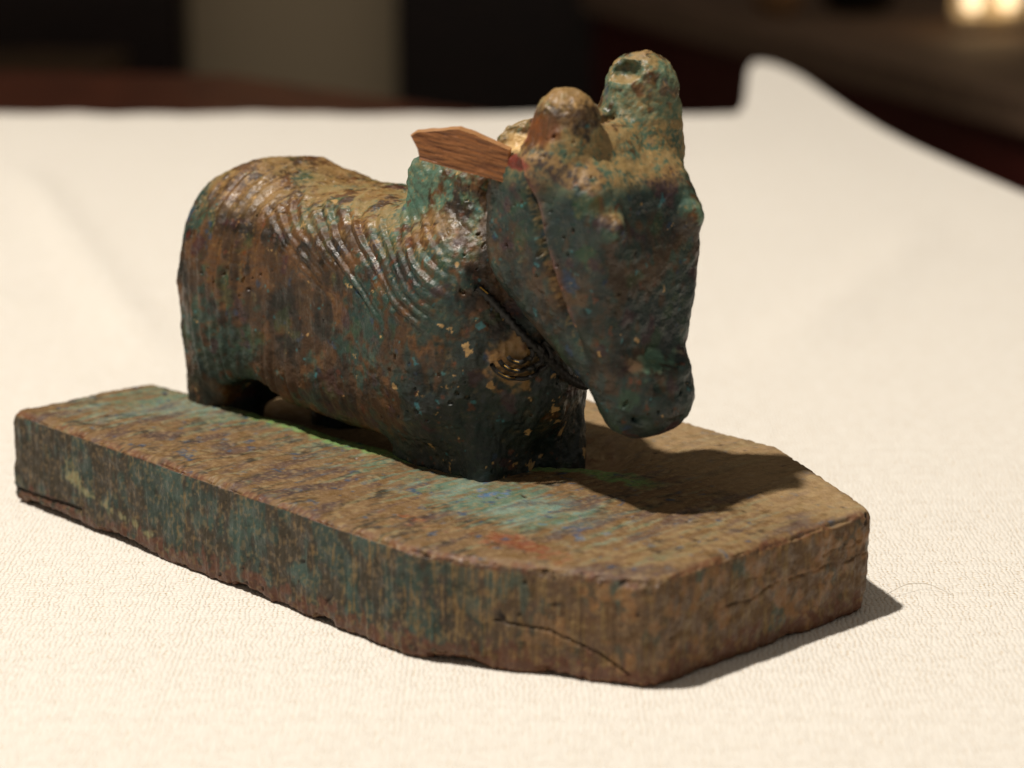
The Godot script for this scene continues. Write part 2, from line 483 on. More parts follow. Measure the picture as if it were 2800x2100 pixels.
	col = col.lerp(DARK, 0.7 * smoothstep(0.84, 0.93, n4.get_noise_3dv(p * 4.5)) * smoothstep(0.1, 0.3, n2.get_noise_3dv(p * 0.8)))
	var grey := (col.r + col.g + col.b) / 3.0
	col = col.lerp(Color(grey, grey, grey * 0.92), 0.16)
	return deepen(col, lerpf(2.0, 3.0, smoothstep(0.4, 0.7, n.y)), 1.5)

# ------------------------------------------------------------------ shapes
func chest_field() -> Field:
	var f := Field.new(Vector3(3.2, -0.45, 0.9), Vector3(6.9, 2.9, 4.1), 0.06)
	chest_shape(f)
	return f

func chest_shape(f: Field) -> void:
	var I := Basis()
	f.box(Vector3(3.12, 1.30, 2.48), I, Vector3(2.42, 1.25, 1.0), 0.75, 0.2)
	f.ellipsoid(Vector3(4.95, 1.85, 2.40), I, Vector3(0.72, 0.85, 0.92), 0.25)
	f.ellipsoid(Vector3(4.75, 1.15, 2.48), I, Vector3(1.12, 1.32, 1.08), 0.35)
	f.capsule(Vector3(4.6, 1.9, 2.48), Vector3(5.9, 2.5, 2.5), 0.75, 0.62, 0.25)
	f.capsule(Vector3(5.3, 0.9, 2.48), Vector3(5.65, 2.0, 2.5), 0.65, 0.52, 0.2)

func bull_field(cell: float) -> Field:
	var f := Field.new(Vector3(-0.35, -0.45, 0.9), Vector3(8.1, 4.6, 4.1), cell)
	var I := Basis()
	# barrel, rump, chest
	f.box(Vector3(3.12, 1.30, 2.48), I, Vector3(2.42, 1.25, 1.0), 0.75, 0.2)
	f.ellipsoid(Vector3(1.64, 1.50, 2.46), I, Vector3(0.98, 1.16, 1.04), 0.4)
	f.box(Vector3(1.36, 0.90, 2.40), I, Vector3(0.58, 0.90, 0.90), 0.5, 0.30)
	f.ellipsoid(Vector3(4.75, 1.22, 2.48), I, Vector3(1.12, 1.05, 1.08), 0.30)
	f.ellipsoid(Vector3(4.95, 1.85, 2.40), I, Vector3(0.72, 0.85, 0.92), 0.25)
	# the arch between hind legs and belly
	f.capsule(Vector3(2.06, -0.16, 0.9), Vector3(2.06, -0.16, 4.1), 0.60, 0.60, 0.12, true)
	f.box(Vector3(2.85, -0.27, 2.48), Basis(Vector3(0, 0, 1), -0.09), Vector3(1.25, 0.42, 2.0), 0.1, 0.16, true)
	# legs: two short stumps behind, a kneeling block in front
	for w in [Vector2(1.10, 1.96), Vector2(2.0, 2.98)]:
		f.capsule(Vector3(w.x + 0.06, 0.8, w.y), Vector3(w.x, -0.32, w.y), 0.47, 0.41, 0.10)
	for w in [2.2, 2.92]:
		f.box(Vector3(4.80, 0.3, w), I, Vector3(0.76, 0.80, 0.42), 0.28, 0.10)
	# neck and hump
	f.capsule(Vector3(4.6, 1.9, 2.52), Vector3(5.9, 2.5, 2.55), 0.75, 0.5, 0.2)
	f.box(Vector3(4.72, 2.70, 2.48), I, Vector3(0.58, 0.40, 0.55), 0.22, 0.20)
	f.capsule(Vector3(5.3, 0.9, 2.48), Vector3(5.65, 2.0, 2.55), 0.62, 0.45, 0.15)
	# head: a long wedge hanging to the muzzle
	var planes := [[Vector2(1.0, 0.02), Vector2(7.20, 2.0)], [Vector2(0.62, 0.80), Vector2(6.75, 3.40)], [Vector2(-0.2, 1.0), Vector2(6.2, 3.66)], [Vector2(-1.0, 0.05), Vector2(5.62, 2.6)], [Vector2(-0.66, -0.75), Vector2(6.20, 1.60)]]
	for pl in planes:
		pl[0] = (pl[0] as Vector2).normalized()
	var e := f.span(Vector3(5.2, 0.3, 1.2), Vector3(7.8, 4.1, 3.8))
	for i in range(e[0], e[1] + 1):
		for j in range(e[2], e[3] + 1):
			var p := Vector2(f.lo.x + i * cell, f.lo.y + j * cell)
			var d := -9.0
			for pl in planes:
				var q: float = (p - pl[1]).dot(pl[0])
				var soft := 0.36 if pl == planes[1] else 0.18
				var h := maxf(soft - absf(d - q), 0.0)
				d = maxf(d, q) + h * h * 0.25 / soft
			var half := lerpf(0.53, 0.79, smoothstep(0.9, 2.5, p.y)) - 0.10 * smoothstep(3.0, 3.6, p.y)
			for k in range(e[4], e[5] + 1):
				var w := f.lo.z + k * cell - 2.44
				var q := absf(w) - half + 0.05 * maxf(p.x - 6.4, 0.0)
				var h := maxf(0.26 - absf(d - q), 0.0)
				f.blend((i * f.ny + j) * f.nz + k, maxf(d, q) + h * h * 0.25 / 0.26, 0.03, false)
	# muzzle, lip groove above it, eyes under the brow
	f.box(Vector3(7.08, 1.15, 2.46), Basis(Vector3(0, 0, 1), 0.12), Vector3(0.37, 0.46, 0.48), 0.36, 0.10)
	f.capsule(Vector3(7.36, 1.63, 2.06), Vector3(7.40, 1.57, 2.55), 0.15, 0.20, 0.04, true)
	f.capsule(Vector3(7.40, 1.57, 2.55), Vector3(7.34, 1.80, 3.02), 0.17, 0.10, 0.04, true)
	for w in [2.27, 2.68]:
		f.ellipsoid(Vector3(7.47, 1.24, w), I, Vector3(0.10, 0.05, 0.07), 0.04, true)
	f.capsule(Vector3(6.86, 0.98, 1.98), Vector3(7.40, 0.92, 2.16), 0.02, 0.035, 0.04, true)
	f.ellipsoid(Vector3(7.30, 1.52, 2.42), I, Vector3(0.16, 0.10, 0.14), 0.05, true)
	f.capsule(Vector3(7.36, 2.82, 1.95), Vector3(7.38, 2.74, 2.7), 0.17, 0.19, 0.22, true)
	for w in [1.92, 2.96]:
		f.ellipsoid(Vector3(7.03, 2.74, w), I, Vector3(0.24, 0.15, 0.17), 0.12)
	f.ellipsoid(Vector3(6.40, 3.36, 2.48), I, Vector3(0.42, 0.30, 0.55), 0.12)
	# horn stubs
	f.capsule(Vector3(6.45, 3.3, 1.93), Vector3(6.50, 3.64, 1.97), 0.39, 0.31, 0.06)
	f.capsule(Vector3(6.42, 3.3, 3.0), Vector3(6.44, 3.86, 3.02), 0.45, 0.36, 0.08)
	# cut away: the broken ear, the near horn's split side, the hole in the far horn
	f.ellipsoid(Vector3(5.98, 3.56, 1.70), I, Vector3(0.26, 0.26, 0.34), 0.05, true)
	f.ellipsoid(Vector3(6.38, 3.60, 1.52), I, Vector3(0.30, 0.22, 0.16), 0.05, true)
	f.ellipsoid(Vector3(6.47, 4.05, 2.74), I, Vector3(0.16, 0.10, 0.16), 0.03, true)
	f.capsule(Vector3(6.55, 3.62, 2.36), Vector3(6.45, 3.62, 2.62), 0.05, 0.04, 0.06, true)
	return f

func plinth_field(cell: float) -> Field:
	var f := Field.new(Vector3(-0.3, -1.25, -0.3), Vector3(8.95, 0.3, 5.3), cell)
	var planes := []
	var pts := [Vector2(-0.07, -0.05), Vector2(6.64, -0.05), Vector2(8.64, 0.95), Vector2(8.62, 3.96), Vector2(6.62, 4.96), Vector2(-0.07, 4.96)]
	for i in pts.size():
		var a: Vector2 = pts[i]
		var b: Vector2 = pts[(i + 1) % pts.size()]
		var n := Vector2(b.y - a.y, a.x - b.x).normalized()
		planes.append([n, n.dot(a)])
	for i in f.nx:
		var s := f.lo.x + i * cell
		for k in f.nz:
			var w := f.lo.z + k * cell
			var q := Vector2(s, w)
			var e := -9.0
			for pl in planes:
				var d: float = q.dot(pl[0]) - pl[1]
				var h := maxf(0.14 - absf(e - d), 0.0)
				e = maxf(e, d) + h * h * 0.25 / 0.14
			e += -0.03 + 0.02 * n1.get_noise_2d(s * 1.0, w * 1.0)
			var dip := smoothstep(0.0, 0.30, w - crest(s)) * (1.0 - smoothstep(3.3, 4.1, w)) * (1.0 - smoothstep(5.3, 6.4, s))
			var top := -0.27 * dip - 0.02 * smoothstep(7.0, 8.6, s) + 0.02 * n1.get_noise_2d(s * 0.8 + 40.0, w * 0.8)
			# the bottom is worn and lifts off the cloth in places
			var bottom := -1.06 + 0.10 * smoothstep(0.5, 0.05, w) * smoothstep(0.0, 0.35, n1.get_noise_1d(s * 0.75 + 3.0) + 0.1) * 0.6 + 0.05 * n1.get_noise_2d(s * 1.5, w * 1.5 + 80.0)
			for j in f.ny:
				var v := f.lo.y + j * cell
				var ee := e + 0.03 * smoothstep(-0.6, -1.0, v) - 0.04 * smoothstep(-0.5, -1.0, v) * smoothstep(0.6, 0.0, w)
				var h := maxf(0.12 - absf(ee - (v - top)), 0.0)
				var d := maxf(ee, v - top) + h * h * 0.25 / 0.12
				h = maxf(0.10 - absf(d - (bottom - v)), 0.0)
				d = maxf(d, bottom - v) + h * h * 0.25 / 0.10
				f.f[(i * f.ny + j) * f.nz + k] = d
	return f

func tube(path: Array, r: float, sides: int, st: SurfaceTool, wob := 0.0) -> void:
	# path of (s, v, w)
	var rings := []
	for i in path.size():
		var p: Vector3 = path[i]
		var t: Vector3 = ((path[mini(i + 1, path.size() - 1)] as Vector3) - (path[maxi(i - 1, 0)] as Vector3)).normalized()
		var u := t.cross(Vector3(0.31, 0.83, 0.46)).normalized()
		var v := t.cross(u)
		var ring := []
		for k in sides:
			var an := TAU * k / sides
			ring.append(own(p + (u * cos(an) + v * sin(an)) * r * (1.0 + wob * sin(i * 2.1 + k))))
		rings.append(ring)
	for i in rings.size() - 1:
		for k in sides:
			var a: Vector3 = rings[i][k]
			var b: Vector3 = rings[i][(k + 1) % sides]
			var c: Vector3 = rings[i + 1][(k + 1) % sides]
			var d: Vector3 = rings[i + 1][k]
			for q in [a, c, b, a, d, c]:
				st.add_vertex(q)

func curve(pts: Array, n: int) -> Array:
	var c := Curve3D.new()
	for i in pts.size():
		var p: Vector3 = pts[i]
		var t: Vector3 = ((pts[mini(i + 1, pts.size() - 1)] as Vector3) - (pts[maxi(i - 1, 0)] as Vector3)) / 6.0
		c.add_point(p, -t, t)
	c.bake_interval = 0.01
	var out := []
	for i in n:
		out.append(c.sample_baked(c.get_baked_length() * i / (n - 1.0)))
	return out

# ------------------------------------------------------------------ materials
func noise_tex(n: FastNoiseLite, size: int, normal := false, bump := 4.0, ramp: Gradient = null) -> NoiseTexture2D:
	var t := NoiseTexture2D.new()
	t.width = size
	t.height = size
	t.seamless = true
	t.noise = n
	t.as_normal_map = normal
	t.bump_strength = bump
	if ramp: t.color_ramp = ramp
	return t

func greys(a: float, b: float) -> Gradient:
	var g := Gradient.new()
	g.colors = PackedColorArray([Color(a, a, a), Color(b, b, b)])
	g.offsets = PackedFloat32Array([0.25, 0.75])
	return g

func painted_wood(rough_lo: float, rough_hi: float) -> StandardMaterial3D:
	var m := StandardMaterial3D.new()
	m.vertex_color_use_as_albedo = true
	m.uv1_triplanar = true
	m.uv1_scale = Vector3.ONE * 22.0
	m.roughness = 1.0
	m.roughness_texture = noise_tex(noise(5, 0.02, FastNoiseLite.TYPE_SIMPLEX_SMOOTH, 4), 512, false, 1.0, greys(rough_lo, rough_hi))
	m.roughness_texture_channel = BaseMaterial3D.TEXTURE_CHANNEL_RED
	m.normal_enabled = true
	m.normal_texture = noise_tex(noise(6, 0.05, FastNoiseLite.TYPE_SIMPLEX_SMOOTH, 4), 1024, true, 6.0)
	m.normal_scale = 0.5
	return m

func plain(c: Color, rough := 0.6, metal := 0.0) -> StandardMaterial3D:
	var m := StandardMaterial3D.new()
	m.albedo_color = c.linear_to_srgb()
	m.roughness = rough
	m.metallic = metal
	return m

func woody(c1: Color, c2: Color, rough: float, scale: Vector3) -> StandardMaterial3D:
	var m := StandardMaterial3D.new()
	var g := Gradient.new()
	g.colors = PackedColorArray([c1.linear_to_srgb(), c2.linear_to_srgb()])
	g.offsets = PackedFloat32Array([0.3, 0.7])
	m.albedo_texture = noise_tex(noise(9, 0.02, FastNoiseLite.TYPE_SIMPLEX_SMOOTH, 4), 512, false, 1.0, g)
	m.uv1_triplanar = true
	m.uv1_scale = scale
	m.roughness = rough
	return m

# coarse plain-woven cotton: threads over and under, uneven in thickness, with pinholes between them
func weave() -> Array:
	var size := 1024
	var threads := 40
	var jit := noise(21, 0.009, FastNoiseLite.TYPE_SIMPLEX, 2)
	var fuzz := noise(23, 0.09, FastNoiseLite.TYPE_SIMPLEX, 3)
	var warp_x := jit.get_seamless_image(size, size).get_data()
	jit.seed = 27
	var warp_y := jit.get_seamless_image(size, size).get_data()
	var lint := fuzz.get_seamless_image(size, size).get_data()
	var hash_ := func(i: int, j: int, k: int) -> float:
		var v := sin(posmod(i, threads) * 127.1 + posmod(j, threads) * 311.7 + k * 74.7) * 43758.5453
		return v - floor(v)
	var slub := []
	for k in threads:
		slub.append([hash_.call(k, 7, 1), hash_.call(3, k, 2)])
	var task_rows := 16
	var parts := []
	parts.resize(task_rows)
	var task := WorkerThreadPool.add_group_task(func(k: int) -> void:
		var out := PackedByteArray()
		var tone := PackedByteArray()
		out.resize(size * size / task_rows)
		tone.resize(size * size / task_rows * 3)
		var o := 0
		for y in range(size * k / task_rows, size * (k + 1) / task_rows):
			for x in size:
				var px := y * size + x
				var u := x * threads / float(size) + (warp_x[px] / 127.5 - 1.0) * 0.45
				var v := y * threads / float(size) + (warp_y[px] / 127.5 - 1.0) * 0.45
				var iu := int(floor(u))
				var iv := int(floor(v))
				var fu := absf(u - iu - 0.5) * 2.0
				var fv := absf(v - iv - 0.5) * 2.0
				var over := (iu + iv) % 2 == 0
				var r: float = hash_.call(iu, iv, 5)
				var fat: float = 0.65 + 0.35 * (slub[posmod(iu, threads)][0] if over else slub[posmod(iv, threads)][1])
				var across := fu if over else fv
				var down := fv if over else fu
				var hgt := maxf(0.0, 1.0 - pow(across / (fat + 0.25), 2.0)) * (0.30 + 0.70 * cos(down * PI * 0.5)) * (0.85 + 0.3 * r)
				var hole := smoothstep(0.45, 0.95, fu) * smoothstep(0.45, 0.95, fv) * smoothstep(0.40, 0.95, r)
				hgt = clampf(hgt * 0.85 + 0.07 * (lint[px] / 127.5 - 1.0) + 0.1 - 0.5 * hole, 0.0, 1.0)
				out[o] = int(hgt * 255.0)
				var t := clampf(hole * 0.9 + 0.10 * (1.0 - hgt), 0.0, 1.0)
				tone[o * 3] = int(lerpf(255.0, 196.0, t))
				tone[o * 3 + 1] = int(lerpf(255.0, 162.0, t))
				tone[o * 3 + 2] = int(lerpf(255.0, 112.0, t))
				o += 1
		parts[k] = [out, tone], task_rows)
	WorkerThreadPool.wait_for_group_task_completion(task)
	var all := PackedByteArray()
	var tones := PackedByteArray()
	for p in parts:
		all.append_array(p[0])
		tones.append_array(p[1])
	var im := Image.create_from_data(size, size, false, Image.FORMAT_L8, all)
	var nm := im.duplicate() as Image
	nm.convert(Image.FORMAT_RGBA8)
	nm.bump_map_to_normal_map(5.5)
	return [ImageTexture.create_from_image(Image.create_from_data(size, size, false, Image.FORMAT_RGB8, tones)), ImageTexture.create_from_image(nm)]

# ------------------------------------------------------------------ the scene
func _ready() -> void:
	# camera
	var cam := Camera3D.new()
	cam.name = "camera"
	var lens := CameraAttributesPhysical.new()
	lens.frustum_focal_length = 75.2
	lens.frustum_focus_distance = 0.478
	lens.frustum_near = 0.02
	lens.frustum_far = 40.0
	lens.exposure_aperture = 11.5
	lens.auto_exposure_enabled = false
	cam.attributes = lens
	cam.fov = 18.13
	cam.near = 0.02
	cam.far = 40.0
	cam.position = Vector3(0, 7.8 * U, 0)
	cam.rotation_degrees = Vector3(-14.342, 0, 0)
	add_child(cam)
	# the dim room's own light
	var env := Environment.new()
	env.background_mode = Environment.BG_COLOR
	env.background_color = Color(0.21, 0.188, 0.162).linear_to_srgb()
	env.tonemap_mode = Environment.TONE_MAPPER_LINEAR
	env.tonemap_exposure = 1.0
	env.sdfgi_enabled = true
	env.ssao_enabled = true
	env.ssil_enabled = true
	var we := WorldEnvironment.new()
	we.name = "environment"
	we.environment = env
	add_child(we)
	# one warm lamp high on the left
	var lamp := SpotLight3D.new()
	lamp.name = "lamp_light"
	var aim := at(4.6, 2.5, 0.5)
	lamp.position = aim + Vector3(-0.35, 1.0, 0.13).normalized() * 1.8
	lamp.light_color = Color(1.0, 0.965, 0.92)
	lamp.light_energy = 4.5
	lamp.light_size = 0.04
	lamp.spot_angle = 33.0
	lamp.spot_angle_attenuation = 0.4
	lamp.spot_range = 6.0
	lamp.spot_attenuation = 2.0
	lamp.shadow_enabled = true
	add_child(lamp)
	lamp.look_at(aim, Vector3(0, 0, -1))

	n1 = noise(1, 1.0, FastNoiseLite.TYPE_SIMPLEX_SMOOTH, 2)
	n2 = noise(2, 1.0, FastNoiseLite.TYPE_SIMPLEX_SMOOTH, 3)
	n3 = noise(3, 1.0, FastNoiseLite.TYPE_SIMPLEX, 1)
	n4 = noise(4, 1.0, FastNoiseLite.TYPE_SIMPLEX, 1)

	room()
	cloth()
	figure()
	hair()

func slab(size: Vector3) -> BoxMesh:
	var b := BoxMesh.new()
	b.size = size
	return b

func room() -> void:
	# table under the cloth, its back edge runs off to the right towards us
	var red := woody(Color(0.022, 0.005, 0.002), Color(0.05, 0.012, 0.004), 0.35, Vector3(3, 9, 9))
	var dark := woody(Color(0.012, 0.005, 0.003), Color(0.022, 0.009, 0.006), 0.45, Vector3(2, 6, 6))
	var st := SurfaceTool.new()
	st.begin(Mesh.PRIMITIVE_TRIANGLES)
	var edge := [Vector2(-1.3, -1.45), Vector2(-0.153, -1.29), Vector2(0.75, -0.353), Vector2(1.0, 0.9), Vector2(-1.3, 0.9)]
	prism(st, edge, -0.036, -0.0030)
	st.generate_normals()
	var table := piece("table", st.commit(), red)
	tag(table, "dark reddish brown polished table top under the cream cloth", "table")
	var floor_ := piece("floor", slab(Vector3(14, 0.1, 14)), plain(Color(0.03, 0.022, 0.016), 0.8))
	floor_.position = Vector3(0, -0.80, -4)
	tag(floor_, "", "", "", "structure")
	var wall := piece("wall", slab(Vector3(10, 4, 0.12)), plain(Color(0.74, 0.60, 0.40), 0.9))
	wall.position = Vector3(0, 1.2, -2.84)
	tag(wall, "", "", "", "structure")
	# far out of focus: two dark cupboards, a chest, a sideboard with tealights
	cupboard(Vector3(-0.90, -0.75, -2.70), 1.06, 2.0, "tall black cupboard at the left behind the table", dark)
	cupboard(Vector3(0.47, -0.75, -2.72), 1.20, 2.0, "tall black cupboard in the middle behind the bull's head", dark)
	chest(Vector3(-0.62, -0.75, -2.05), dark)
	sideboard(dark)

func cupboard(foot: Vector3, wide: float, high: float, label: String, m: Material) -> void:
	var root := Node3D.new()
	root.name = "cupboard"
	root.position = foot
	add_child(root, true)
	tag(root, label, "cupboard")
	var c := piece("carcass", slab(Vector3(wide, high, 0.45)), m, root)
	c.position = Vector3(0, high / 2, -0.235)
	for k in [-1.0, 1.0]:
		var d := piece("door", slab(Vector3(wide / 2 - 0.012, high - 0.08, 0.02)), m, root)
		d.position = Vector3(k * wide / 4, high / 2, 0.002)
		var ball := SphereMesh.new()
		ball.radius = 0.014
		ball.height = 0.028
		var h := piece("handle", ball, plain(Color(0.03, 0.025, 0.02), 0.4), d)
		h.position = Vector3(-k * (wide / 4 - 0.04), 0, 0.022)

func chest(foot: Vector3, m: Material) -> void:
	var root := Node3D.new()
	root.name = "wooden_chest"
	root.position = foot
	add_child(root, true)
	tag(root, "low brown wooden chest in front of the black cupboard at the left", "chest")
	var brown := woody(Color(0.05, 0.026, 0.009), Color(0.09, 0.048, 0.018), 0.6, Vector3(2, 6, 6))
	var b := piece("box", slab(Vector3(0.5, 0.60, 0.4)), brown, root)
	b.position = Vector3(0, 0.30, 0)
	var l := piece("lid", slab(Vector3(0.52, 0.05, 0.42)), brown, root)
	l.position = Vector3(0, 0.626, 0)

func sideboard(m: Material) -> void:
	var root := Node3D.new()
	root.name = "sideboard"
	add_child(root, true)
	tag(root, "long dark red sideboard with a brown top running towards the right edge", "sideboard")
	var front := woody(Color(0.06, 0.010, 0.007), Color(0.10, 0.017, 0.011), 0.5, Vector3(2, 6, 6))
	var top := woody(Color(0.14, 0.085, 0.052), Color(0.23, 0.145, 0.09), 0.75, Vector3(2, 6, 6))
	var a := Vector2(0.04, -2.82)
	var b := Vector2(0.60, -1.08)
	var side := Vector2(b.y - a.y, a.x - b.x).normalized() * 0.5
	if side.x < 0.0: side = -side
	var st := SurfaceTool.new()
	st.begin(Mesh.PRIMITIVE_TRIANGLES)
	prism(st, [a, b, b + side, a + side], -0.105, -0.08)
	st.generate_normals()
	piece("top", st.commit(), top, root)
	var inset := side * 0.03
	st = SurfaceTool.new()
	st.begin(Mesh.PRIMITIVE_TRIANGLES)
	prism(st, [a + inset, b + inset, b + side * 0.97, a + side * 0.97], -0.75, -0.107)
	st.generate_normals()
	piece("carcass", st.commit(), front, root)
	# what stands on it
	var v := Node3D.new()
	v.name = "vase"
	v.position = Vector3(0.345, -0.079, -2.42)
	add_child(v, true)
	tag(v, "squat black vase on the sideboard, left of the two tealights", "vase")
	piece("pot", lathe([Vector2(0.0, 0.0), Vector2(0.025, 0.0), Vector2(0.045, 0.025), Vector2(0.048, 0.05), Vector2(0.03, 0.085), Vector2(0.022, 0.10), Vector2(0.026, 0.115), Vector2(0.022, 0.115), Vector2(0.018, 0.10), Vector2(0.0, 0.09)]), plain(Color(0.008, 0.008, 0.008), 0.3), v)
	var jar := Node3D.new()
	jar.name = "clay_jar"
	jar.position = Vector3(0.262, -0.079, -2.40)
	add_child(jar, true)
	tag(jar, "small brown clay jar on the sideboard left of the black vase", "jar")
	piece("pot", lathe([Vector2(0.0, 0.0), Vector2(0.016, 0.0), Vector2(0.024, 0.015), Vector2(0.022, 0.035), Vector2(0.015, 0.045), Vector2(0.017, 0.05), Vector2(0.013, 0.05), Vector2(0.0, 0.04)]), plain(Color(0.22, 0.12, 0.05), 0.6), jar)
	tealight(Vector3(0.425, -0.079, -2.24), "lit tealight in a small glass, the left one at the top right corner")
	tealight(Vector3(0.462, -0.079, -2.26), "lit tealight in a small glass, nearest the right edge of the photo")

func tealight(foot: Vector3, label: String) -> void:
	var root := Node3D.new()
	root.name = "tealight"
	root.position = foot
	add_child(root, true)
	tag(root, label, "tealight", "tealights on the sideboard")
	var glass := StandardMaterial3D.new()
	glass.albedo_color = Color(0.9, 0.85, 0.75, 0.12)
	glass.transparency = BaseMaterial3D.TRANSPARENCY_ALPHA
	glass.roughness = 0.05
	piece("glass_cup", lathe([Vector2(0.0, 0.001), Vector2(0.016, 0.001), Vector2(0.018, 0.004), Vector2(0.019, 0.045), Vector2(0.0175, 0.045), Vector2(0.0165, 0.006), Vector2(0.0, 0.006)]), glass, root)
	piece("wax", lathe([Vector2(0.0, 0.0065), Vector2(0.015, 0.0065), Vector2(0.015, 0.016), Vector2(0.0, 0.015)]), plain(Color(0.7, 0.66, 0.55), 0.5), root)
	var fire := StandardMaterial3D.new()
	fire.albedo_color = Color(0.9, 0.8, 0.6)
	fire.emission_enabled = true
	fire.emission = Color(1.0, 0.91, 0.76)
	fire.emission_energy_multiplier = 2.6
	piece("flame", lathe([Vector2(0.0, 0.018), Vector2(0.007, 0.022), Vector2(0.0085, 0.028), Vector2(0.006, 0.036), Vector2(0.0025, 0.043), Vector2(0.0, 0.047)]), fire, root)
	var l := OmniLight3D.new()
	l.name = "tealight_light"
	l.position = Vector3(0, 0.028, 0)
	l.light_color = Color(1.0, 0.80, 0.52)
	l.light_energy = 0.001
	l.light_size = 0.008
	l.omni_range = 3.0
	l.omni_attenuation = 2.0
	l.shadow_enabled = true
	root.add_child(l)

func lathe(profile: Array) -> ArrayMesh:
	var st := SurfaceTool.new()
	st.begin(Mesh.PRIMITIVE_TRIANGLES)
	st.set_smooth_group(0)
	var n := 28
	for i in profile.size() - 1:
		var p: Vector2 = profile[i]
		var q: Vector2 = profile[i + 1]
		for k in n:
			var a := TAU * k / n
			var b := TAU * (k + 1) / n
			var A := Vector3(cos(a) * p.x, p.y, sin(a) * p.x)
			var B := Vector3(cos(b) * p.x, p.y, sin(b) * p.x)
			var C := Vector3(cos(b) * q.x, q.y, sin(b) * q.x)
			var D := Vector3(cos(a) * q.x, q.y, sin(a) * q.x)
			for v in [A, B, C, A, C, D]:
				st.add_vertex(v)
	st.generate_normals()
	return st.commit()

func prism(st: SurfaceTool, outline: Array, y0: float, y1: float) -> void:
	var pts := PackedVector2Array(outline)
	var idx := Geometry2D.triangulate_polygon(pts)
	st.set_smooth_group(-1)
	for y in [y1, y0]:
		for q in range(0, idx.size(), 3):
			var o := [0, 1, 2] if y == y1 else [0, 2, 1]
			for k in o:
				st.add_vertex(Vector3(pts[idx[q + k]].x, y, pts[idx[q + k]].y))
	for i in pts.size():
		var a := pts[i]
		var b := pts[(i + 1) % pts.size()]
		var A := Vector3(a.x, y0, a.y)
		var B := Vector3(b.x, y0, b.y)
		var C := Vector3(b.x, y1, b.y)
		var D := Vector3(a.x, y1, a.y)
		for p in [A, B, C, A, C, D]:
			st.add_vertex(p)

func cloth() -> void:
	var tex := weave()
	var m := StandardMaterial3D.new()
	m.albedo_color = Color(0.77, 0.745, 0.69).linear_to_srgb()
	m.roughness = 0.95
	m.metallic_specular = 0.15
	m.albedo_texture = tex[0]
	m.normal_enabled = true
	m.normal_texture = tex[1]
	m.normal_scale = 1.0
	m.uv1_scale = Vector3(24, 24, 24)
	# outline on the table: far edge at left, a corner that sticks out at right, then the right edge coming towards us
	var left := -0.75
	var st := SurfaceTool.new()
	st.begin(Mesh.PRIMITIVE_TRIANGLES)
	st.set_smooth_group(0)
	var nu := 260
	var nv := 300
	var pts := []
	for j in nv + 1:
		var row := []
		for i in nu + 1:
			var u := float(i) / nu
			var t := float(j) / nv
			t = pow(t, 1.5)
			# right edge
			var right := 0.195 + 0.0
			var zfar := 0.0
			var x := lerpf(left, 0.62, u)
			zfar = far_edge(x)
			var z := lerpf(0.25, zfar, 1.0 - pow(1.0 - float(j) / nv, 1.4))
			row.append(Vector3(x, rise(x, z), z))
		pts.append(row)
	for j in nv:
		for i in nu:
			var a: Vector3 = pts[j][i]
			var b: Vector3 = pts[j][i + 1]
			var c: Vector3 = pts[j + 1][i + 1]
			var d: Vector3 = pts[j + 1][i]
			for p in [a, d, c, a, c, b]:
				st.set_uv(Vector2(p.x, p.z))
				st.add_vertex(p)
	st.generate_normals()
	st.generate_tangents()
	var o := piece("tablecloth", st.commit(), m)
	tag(o, "cream coarse cotton cloth spread flat under the carved bull", "tablecloth")

func far_edge(x: float) -> float:
	var z := -1.125 + 0.008 * n1.get_noise_1d(x * 14.0) + 0.004 * n1.get_noise_1d(x * 40.0)
	# the corner that sticks out, rounded, and the wavy right edge that slants towards us
	z -= 0.178 * smoothstep(0.104, 0.132, x)
	var slant := -1.325 + 5.5 * (x - 0.137) + 0.10 * smoothstep(0.150, 0.172, x) + 0.004 * n1.get_noise_1d(x * 90.0)
	var h := maxf(0.05 - absf(z - slant), 0.0)
	return minf(maxf(z, slant) + h * h * 5.0, 0.2)

func crease(p: Vector2, a: Vector2, b: Vector2, width: float) -> float:
	var t := clampf((p - a).dot(b - a) / (b - a).length_squared(), 0.0, 1.0)
	var d := (p - a - (b - a) * t).length() / width
	return exp(-d * d) * smoothstep(0.0, 0.25, t) * smoothstep(1.0, 0.75, t)

func rise(x: float, z: float) -> float:
	var y := -0.001
	var p := Vector2(x, z)
	y += 0.0012 * n1.get_noise_2d(x * 6.0, z * 4.0) * smoothstep(-0.6, -0.8, z)
	y += 0.0026 * crease(p, Vector2(-0.21, -1.0), Vector2(-0.085, -0.60), 0.007)
	y += 0.0020 * crease(p, Vector2(-0.30, -0.80), Vector2(-0.13, -0.70), 0.010)
	y += 0.0022 * crease(p, Vector2(0.06, -0.62), Vector2(0.16, -0.86), 0.012)
	# the far corner curls up a little
	y += 0.003 * smoothstep(-1.16, -1.30, z) * smoothstep(0.09, 0.13, x)
	return y

